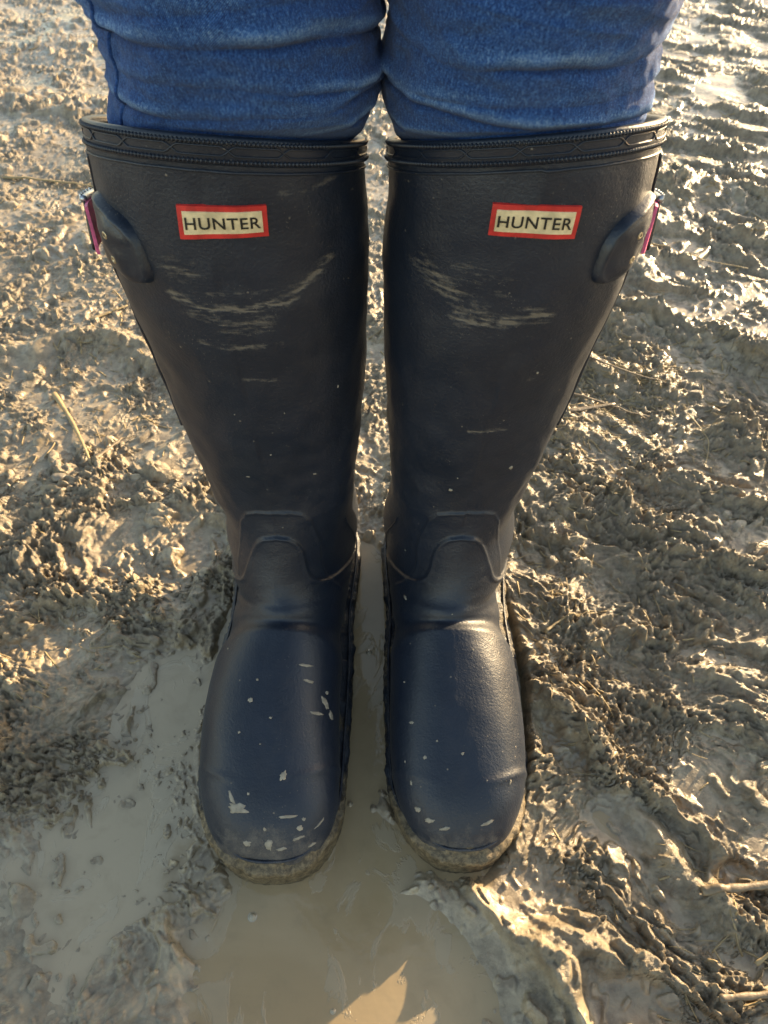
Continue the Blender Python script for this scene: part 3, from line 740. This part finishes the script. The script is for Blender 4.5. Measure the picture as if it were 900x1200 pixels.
def build_jeans():
    root = empty('person', (0, .03, 0))
    tag(root, 'person in blue skinny denim jeans standing over the puddle, legs seen from the knees down', 'person')
    allV = []; allF = []; UV = []; denim_tone = []; n0 = 0
    seampts = None
    for sg in (-1, 1):
        rows = np.array(leg_rows(sg))
        zz = np.concatenate([np.linspace(.33, .56, 330), np.linspace(.56, .80, 90)[1:]])
        aa = np.linspace(-np.pi, np.pi, 280, endpoint=False)
        q = np.array([np.interp(zz, rows[:, 0], rows[:, k]) for k in range(1, 5)])
        # smooth the control curves
        ker = np.hanning(19); ker /= ker.sum()
        q = np.array([np.convolve(np.pad(c_, 9, 'edge'), ker, 'valid') for c_ in q])
        Z, A = np.meshgrid(zz, aa, indexing='ij')
        Fy, By, XL, XR = [c_[:, None] for c_ in q]
        ex = .88
        sx = np.sign(np.sin(A)) * np.abs(np.sin(A)) ** ex; cx = np.sign(np.cos(A)) * np.abs(np.cos(A)) ** ex
        nx, ny = np.sin(A), -np.cos(A)
        # folds: creases running round the leg, each with its own tilt, wobble and fading
        h = np.zeros_like(Z); wr = np.zeros_like(Z)
        folds = [(.4150, .0035, .0022, .002, 0.2), (.4275, .0040, .0034, .004, 2.2), (.4400, .0034, .0030, -.005, .8),
                 (.4555, .0048, .0040, .006, 3.1), (.4720, .0042, .0034, -.005, 4.0), (.4870, .0050, .0040, .005, .4),
                 (.5100, .006, .0045, .004, 1.7), (.538, .007, .004, -.004, 2.5), (.570, .008, .004, .004, .9)]
        for k, (zc, w, am, tilt, ph) in enumerate(folds):
            zc_ = zc + tilt * np.sin(A + ph + sg) + .0022 * P(np.cos(A) * 1.4 + k * 3, np.sin(A) * 1.4 + sg * 5, 100) + .0016*np.sin(2*A+ph*2)
            fade = .25 + .75 * sstep(-.28, .22, P(np.cos(A) * 1.1 + k * 7.3, np.sin(A) * 1.1 + sg * 3, 101))
            d = Z - zc_
            cr = np.exp(-np.abs(d / (w * .34)) ** 1.2)
            h -= am * .8 * fade * cr
            h += am * .55 * fade * np.exp(-((d - w * 1.2) / (w * 1.1)) ** 2)
            wr += fade * np.exp(-((d - w * 1.1) / (w * .6)) ** 2) * .8 - .5 * fade * cr  # cloth colour: paler along the fold crests, darker in the creases
        h += .0022 * P(A * 2.0, Z * 30, 102 + sg) + .0008 * P(A * 7, Z * 160, 104 + sg)
        fine = 1 - 2 * np.abs(P(np.cos(A) * 1.8 + sg * 4 + Z * 6, Z * 95 + 1.2 * np.sin(A), 106))
        h += .0017 * (fine - .4) * sstep(-.2, .3, P(np.cos(A) * 2 + 9, Z * 20 + sg, 107))
        x = (XL + XR) / 2 + (XR - XL) / 2 * sx + h * nx
        y = (Fy + By) / 2 - (By - Fy) / 2 * cx + h * ny
        # below and at the boot mouth the cloth is held in by the rim, above it bulges over
        bt = BL if sg < 0 else BR
        ra = np.linspace(-np.pi, np.pi, 721); rim = bt.base(0 * ra, ra)
        cx0 = rim[:, 0].mean(); cy0 = rim[:, 1].mean()
        ang = np.arctan2(rim[:, 0] - cx0, -(rim[:, 1] - cy0)); od = np.argsort(ang)
        rr_ = np.hypot(rim[:, 0] - cx0, rim[:, 1] - cy0)[od]; zr_ = rim[:, 2][od]; ang = ang[od]
        th = np.arctan2(x - cx0, -(y - cy0)); rho = np.hypot(x - cx0, y - cy0)
        lim = np.interp(th, ang, rr_, period=2 * np.pi) - .0056 + np.clip(Z - np.interp(th, ang, zr_, period=2 * np.pi) - .0012, 0, 1) * 1.6
        lim = lim - .10 * np.clip(.375 - Z, 0, 1)
        f_ = np.minimum(rho, lim) / np.maximum(rho, 1e-6)
        x = cx0 + (x - cx0) * f_; y = cy0 + (y - cy0) * f_
        V = np.stack([x, y, Z + 0 * x], -1)
        nr, nc = Z.shape
        allV.append(V.reshape(-1, 3)); F = grid_faces(nr, nc, True) + n0; allF.append(F); n0 += nr * nc
        denim_tone.append(np.clip(wr, -1, 1).ravel())
        UV.append(np.stack([A.ravel() * .066, Z.ravel()], -1))
        if sg < 0:
            ai = 300 / 360 * 280
            k = int((308 - 180) / 360 * 280); seampts = V[::2, k] + np.array([-.0002, 0, 0])
    # hips as one closed loft continuing both legs
    zz = np.linspace(.765, 1.06, 60); aa = np.linspace(0, 2 * np.pi, 140, endpoint=False)
    Z, A = np.meshgrid(zz, aa, indexing='ij')
    wd = np.interp(zz, [.765, .80, .88, .98, 1.06], [.160, .174, .180, .155, .140])[:, None]
    fy = np.interp(zz, [.765, .80, .88, .98, 1.06], [-.050, -.058, -.070, -.075, -.065])[:, None]
    by = np.interp(zz, [.765, .80, .88, .98, 1.06], [.128, .140, .160, .125, .105])[:, None]
    V = np.stack([wd * np.sin(A) * 1.0, (fy + by) / 2 - (by - fy) / 2 * np.cos(A), Z + 0 * A], -1)
    base = n0; allV.append(V.reshape(-1, 3)); allF.append(grid_faces(60, 140, True) + n0); n0 += 60 * 140
    denim_tone.append(np.zeros(60 * 140)); UV.append(np.stack([A.ravel() * .16, Z.ravel()], -1))
    # close hip top and bottom
    capv = np.array([[0, .02, .762], [0, .02, 1.062]]); allV.append(capv); denim_tone.append(np.zeros(2)); UV.append(np.zeros((2, 2)))
    caps = []
    for k in range(140):
        k2 = (k + 1) % 140
        caps.append((base + k2, base + k, n0, n0)); caps.append((base + 59 * 140 + k, base + 59 * 140 + k2, n0 + 1, n0 + 1))
    Vv = np.vstack(allV); Ff = [tuple(f) for f in np.vstack(allF)] + [(a, b, c) for a, b, c, d in caps]
    off = np.array([0, .03, 0])
    j = mesh_np('jeans', Vv - off, Ff, M_DENIM, root)
    at = j.data.attributes.new('denim_tone', 'FLOAT', 'POINT'); at.data.foreach_set('value', np.concatenate(denim_tone).astype(np.float32))
    UVv = np.vstack(UV); uvl = j.data.uv_layers.new(name='UVMap')
    li = np.zeros(len(j.data.loops), np.int32); j.data.loops.foreach_get('vertex_index', li)
    uvl.data.foreach_set('uv', UVv[li].astype(np.float32).ravel())
    a_, b_ = tube(seampts - off, .0011, 8)
    s = mesh_np('side_seam', a_, b_, M_DENIM, j)
    at = s.data.attributes.new('denim_tone', 'FLOAT', 'POINT'); at.data.foreach_set('value', np.full(len(a_), .2, np.float32))
build_jeans()

# ------------------------------------------------------------------ straws, twigs, stone
def stem(p0, p1, r, bend=0, lift=.001, flat=.6, n=16, tip=.4):
    t = np.linspace(0, 1, n); x = p0[0] + (p1[0] - p0[0]) * t; y = p0[1] + (p1[1] - p0[1]) * t
    dx, dy = p1[0] - p0[0], p1[1] - p0[1]; L = math.hypot(dx, dy)
    b = bend * L * np.sin(np.pi * t); x = x - dy / L * b; y = y + dx / L * b
    z = np.maximum(terrain(x, y)[0], 0)
    z = np.maximum(z, np.linspace(z[0], z[-1], n)) * .6 + z.max() * .4 if n > 3 else z
    z = z + r * .1 + lift * .5
    rad = r * (1 - (1 - tip) * t) * (1 + .12 * np.sin(t * 17))
    return tube(np.column_stack([x, y, z]), rad, 8, False, flat)
def litter(name, label, cat, p0, p1, r, mat, group, **k):
    V, F = stem(p0, p1, r, **k)
    c = V.mean(0); o = mesh_np(name, V - c, F, mat); o.location = c
    tag(o, label, cat, group); return o
G1 = 'single straws and stems lying on the mud'
litter('straw', 'long pale straw stalk lying on grey mud at far left', 'straw', (-.382, .307), (-.305, .186), .0030, M_STRAW, G1, bend=.02)
litter('stick', 'short brown broken stick beside the foot of the long pale straw', 'stick', (-.302, .190), (-.285, .232), .0026, M_TWIG, G1)
litter('straw', 'stubby yellow straw piece left of the boot shaft below the strap', 'straw', (-.380, .455), (-.340, .49), .0030, M_STRAW, G1)
litter('twig', 'muddy forked twig right of the boots, lower of the two pointing right', 'twig', (.195, .312), (.290, .262), .0022, M_TWIG, G1, bend=.03)
litter('twig', 'thin muddy twig right of the boots, upper of the two pointing right', 'twig', (.235, .360), (.335, .305), .0018, M_TWIG, G1, bend=-.04)
litter('grass_stem', 'thin curved dry grass stem at middle of the right edge', 'grass stem', (.336, .262), (.330, .178), .0009, M_STRAW, G1, bend=.14)
litter('stick', 'fat muddy stick sunk in mud near lower right edge', 'stick', (.212, -.221), (.262, -.216), .0030, M_TWIG, G1, tip=.8)
litter('straw', 'broken hollow straw lying in the mud in the bottom right corner', 'straw', (.205, -.281), (.244, -.278), .0022, M_TWIG, G1, tip=.9)
litter('twig', 'slim bent twig beside the right ankle', 'twig', (.138, -.017), (.185, .004), .0012, M_STRAW, G1, bend=.10)
litter('straw', 'flat wide leaf blade on the straw patch right of the boots', 'straw', (.190, .268), (.262, .285), .0042, M_TWIG, G1, flat=.25)
litter('grass_stem', 'long thin grass stem crossing the upper right mud', 'grass stem', (.36, .62), (.50, .56), .0016, M_STRAW, G1, bend=-.05)
litter('straw', 'pale long straw lying flat on the mud at upper left', 'straw', (-.62, .84), (-.42, .80), .0030, M_STRAW, G1, bend=.03)
litter('straw', 'short orange straw scrap near the stick in lower right corner', 'straw', (.236, -.262), (.257, -.250), .0014, M_STRAW, G1)
# stone
def pebble(name, label, x, y, r):
    u = np.linspace(0, np.pi, 18)[:, None]; v = np.linspace(0, 2 * np.pi, 28, endpoint=False)[None, :]
    d = 1 + .18 * P(np.cos(v) * np.sin(u) * 1.4, np.cos(u) * 1.4 + np.sin(v) * np.sin(u), 120)
    V = np.stack([r * 1.3 * d * np.sin(u) * np.cos(v), r * d * np.sin(u) * np.sin(v), r * .7 * d * np.cos(u) * np.ones_like(v)], -1).reshape(-1, 3)
    o = mesh_np(name, V, [tuple(f) for f in grid_faces(18, 28, True)], M_STONE)
    o.location = (x, y, float(terrain(np.array([x]), np.array([y]))[0][0]) + r * .3)
    tag(o, label, 'pebble'); return o
pebble('pebble', 'small rounded muddy pebble on the left mud bank above the puddle', -.333, .166, .006)

# loose chaff and fibres trodden into the mud
def chaff():
    b = MB(); n = 0
    cl = [(.25, .33, .09, .05, 520), (.20, .22, .07, .06, 240), (.30, .20, .10, .09, 240), (.45, .75, .25, .2, 420), (-.42, .55, .15, .2, 260),
          (-.30, .30, .10, .10, 160), (.15, .03, .04, .05, 110), (.6, 1.5, .5, .4, 300), (-.6, 1.3, .4, .4, 300), (.17, -.05, .05, .05, 70), (-.30, -.03, .05, .04, 70), (.2, -.24, .05, .04, 60)]
    XY = []; 
    for cx, cy, sx, sy, k in cl: XY.append(np.column_stack([rng.normal(cx, sx, k), rng.normal(cy, sy, k)]))
    XY = np.vstack(XY); k = len(XY)
    ang = rng.normal(-.5, .8, k); far = np.clip(np.hypot(XY[:, 0], XY[:, 1] + .35), .4, 2)
    L = rng.gamma(2.2, .0042, k) * (.7 + .5 * far) + .003; r = rng.uniform(.00025, .0008, k) * (.7 + .7 * far)
    m = 5; t = np.linspace(-.5, .5, m)
    cur = rng.normal(0, .15, k)
    X = XY[:, :1] + np.cos(ang)[:, None] * t * L[:, None] - np.sin(ang)[:, None] * cur[:, None] * L[:, None] * (t * t)
    Y = XY[:, 1:] + np.sin(ang)[:, None] * t * L[:, None] + np.cos(ang)[:, None] * cur[:, None] * L[:, None] * (t * t)
    Z, wet = terrain(X.ravel(), Y.ravel()); Z = Z.reshape(X.shape)
    pitch = rng.normal(0, .12, k)
    Z = Z.mean(1, keepdims=True) * .5 + Z * .5 + .0006 + pitch[:, None] * t * L[:, None]
    for i in range(k):
        if XY[i, 0] > -.15 and XY[i, 0] < .12 and XY[i, 1] < .13 and XY[i, 1] > -.23: continue
        if Z[i].mean() < .002: continue
        V, F = tube(np.column_stack([X[i], Y[i], Z[i]]), r[i], 4, False, .6); b.add(V, F)
    o = b.build('chaff', M_STRAW); tag(o, kind='stuff'); o['label'] = 'straw chaff trodden into the mud'
chaff()

# ------------------------------------------------------------------ bubbles on the water
m, nt, b_ = mat_new('bubble_film'); b_.inputs['Base Color'].default_value = (.30, .25, .17, 1); b_.inputs['Roughness'].default_value = .04
b_.inputs['Coat Weight'].default_value = 1; b_.inputs['IOR'].default_value = 1.4
def bubble(x, y, r, label):
    u = np.linspace(0.02, np.pi / 2, 8)[:, None]; v = np.linspace(0, 2 * np.pi, 20, endpoint=False)[None, :]
    V = np.stack([r * np.sin(u) * np.cos(v), r * np.sin(u) * np.sin(v), r * .75 * np.cos(u) * np.ones_like(v)], -1).reshape(-1, 3)
    ring = np.column_stack([np.cos(v[0]) * r * 1.5, np.sin(v[0]) * r * 1.5, np.full(20, -.0003)])
    V = np.vstack([V, ring]); o = mesh_np('bubble', V, [tuple(f) for f in grid_faces(9, 20, True)] + [tuple(range(20))], m)
    o.location = (x, y, .0003); tag(o, label, 'bubble', 'air bubbles on the muddy water')
bubble(-.089, -.232, .0022, 'air bubble on brown water just in front of the left toe')
bubble(-.013, -.028, .0020, 'air bubble on water between the boot soles')
bubble(.028, -.150, .0020, 'air bubble against the inner edge of the right boot sole')
bubble(-.032, -.285, .0012, 'tiny air bubble on brown water at the bottom centre')

# ------------------------------------------------------------------ camera
cam = bpy.data.cameras.new('camera'); co = bpy.data.objects.new('camera', cam); COL.objects.link(co)
co.location = (0, -.352, .549); co.rotation_euler = (R(90 - 48.5), 0, 0)
cam.sensor_fit = 'VERTICAL'; cam.sensor_height = 36; cam.lens = 850 / 1200 * 36
cam.clip_start = .01; cam.clip_end = 500
cam.dof.use_dof = True; cam.dof.focus_distance = .45; cam.dof.aperture_fstop = 18
scene.camera = co

# ------------------------------------------------------------------ light
SUN_EL, SUN_AZ = R(12.8), math.atan2(.90, 1)     # sun stands towards +x +y
w = bpy.data.worlds.new('World'); scene.world = w; w.use_nodes = True
nt = w.node_tree; bg = nt.nodes['Background']
sky = nt.nodes.new('ShaderNodeTexSky'); sky.sky_type = 'NISHITA'; sky.sun_disc = False
sky.sun_elevation = SUN_EL; sky.sun_rotation = R(90) - SUN_AZ
sky.air_density = 1; sky.dust_density = 1; sky.ozone_density = 1
tint = nt.nodes.new('ShaderNodeMix'); tint.data_type = 'RGBA'; tint.blend_type = 'MULTIPLY'; tint.inputs[0].default_value = 1
nt.links.new(sky.outputs[0], tint.inputs[6]); tint.inputs[7].default_value = (1.14, .98, .81, 1)
nt.links.new(tint.outputs[2], bg.inputs[0]); bg.inputs[1].default_value = .14
sl = bpy.data.lights.new('sun', 'SUN'); so = bpy.data.objects.new('sun', sl); COL.objects.link(so)
sl.energy = 4.5; sl.angle = R(.55); sl.color = (1, .76, .45)
from mathutils import Vector
d = Vector((math.cos(SUN_EL) * math.cos(SUN_AZ), math.cos(SUN_EL) * math.sin(SUN_AZ), math.sin(SUN_EL)))
so.rotation_euler = d.to_track_quat('Z', 'Y').to_euler(); so.location = d * 5
vs = scene.view_settings; vs.view_transform = 'Standard'; vs.look = 'None'; vs.gamma = 1; vs.exposure = 1.8; vs.use_curve_mapping = False
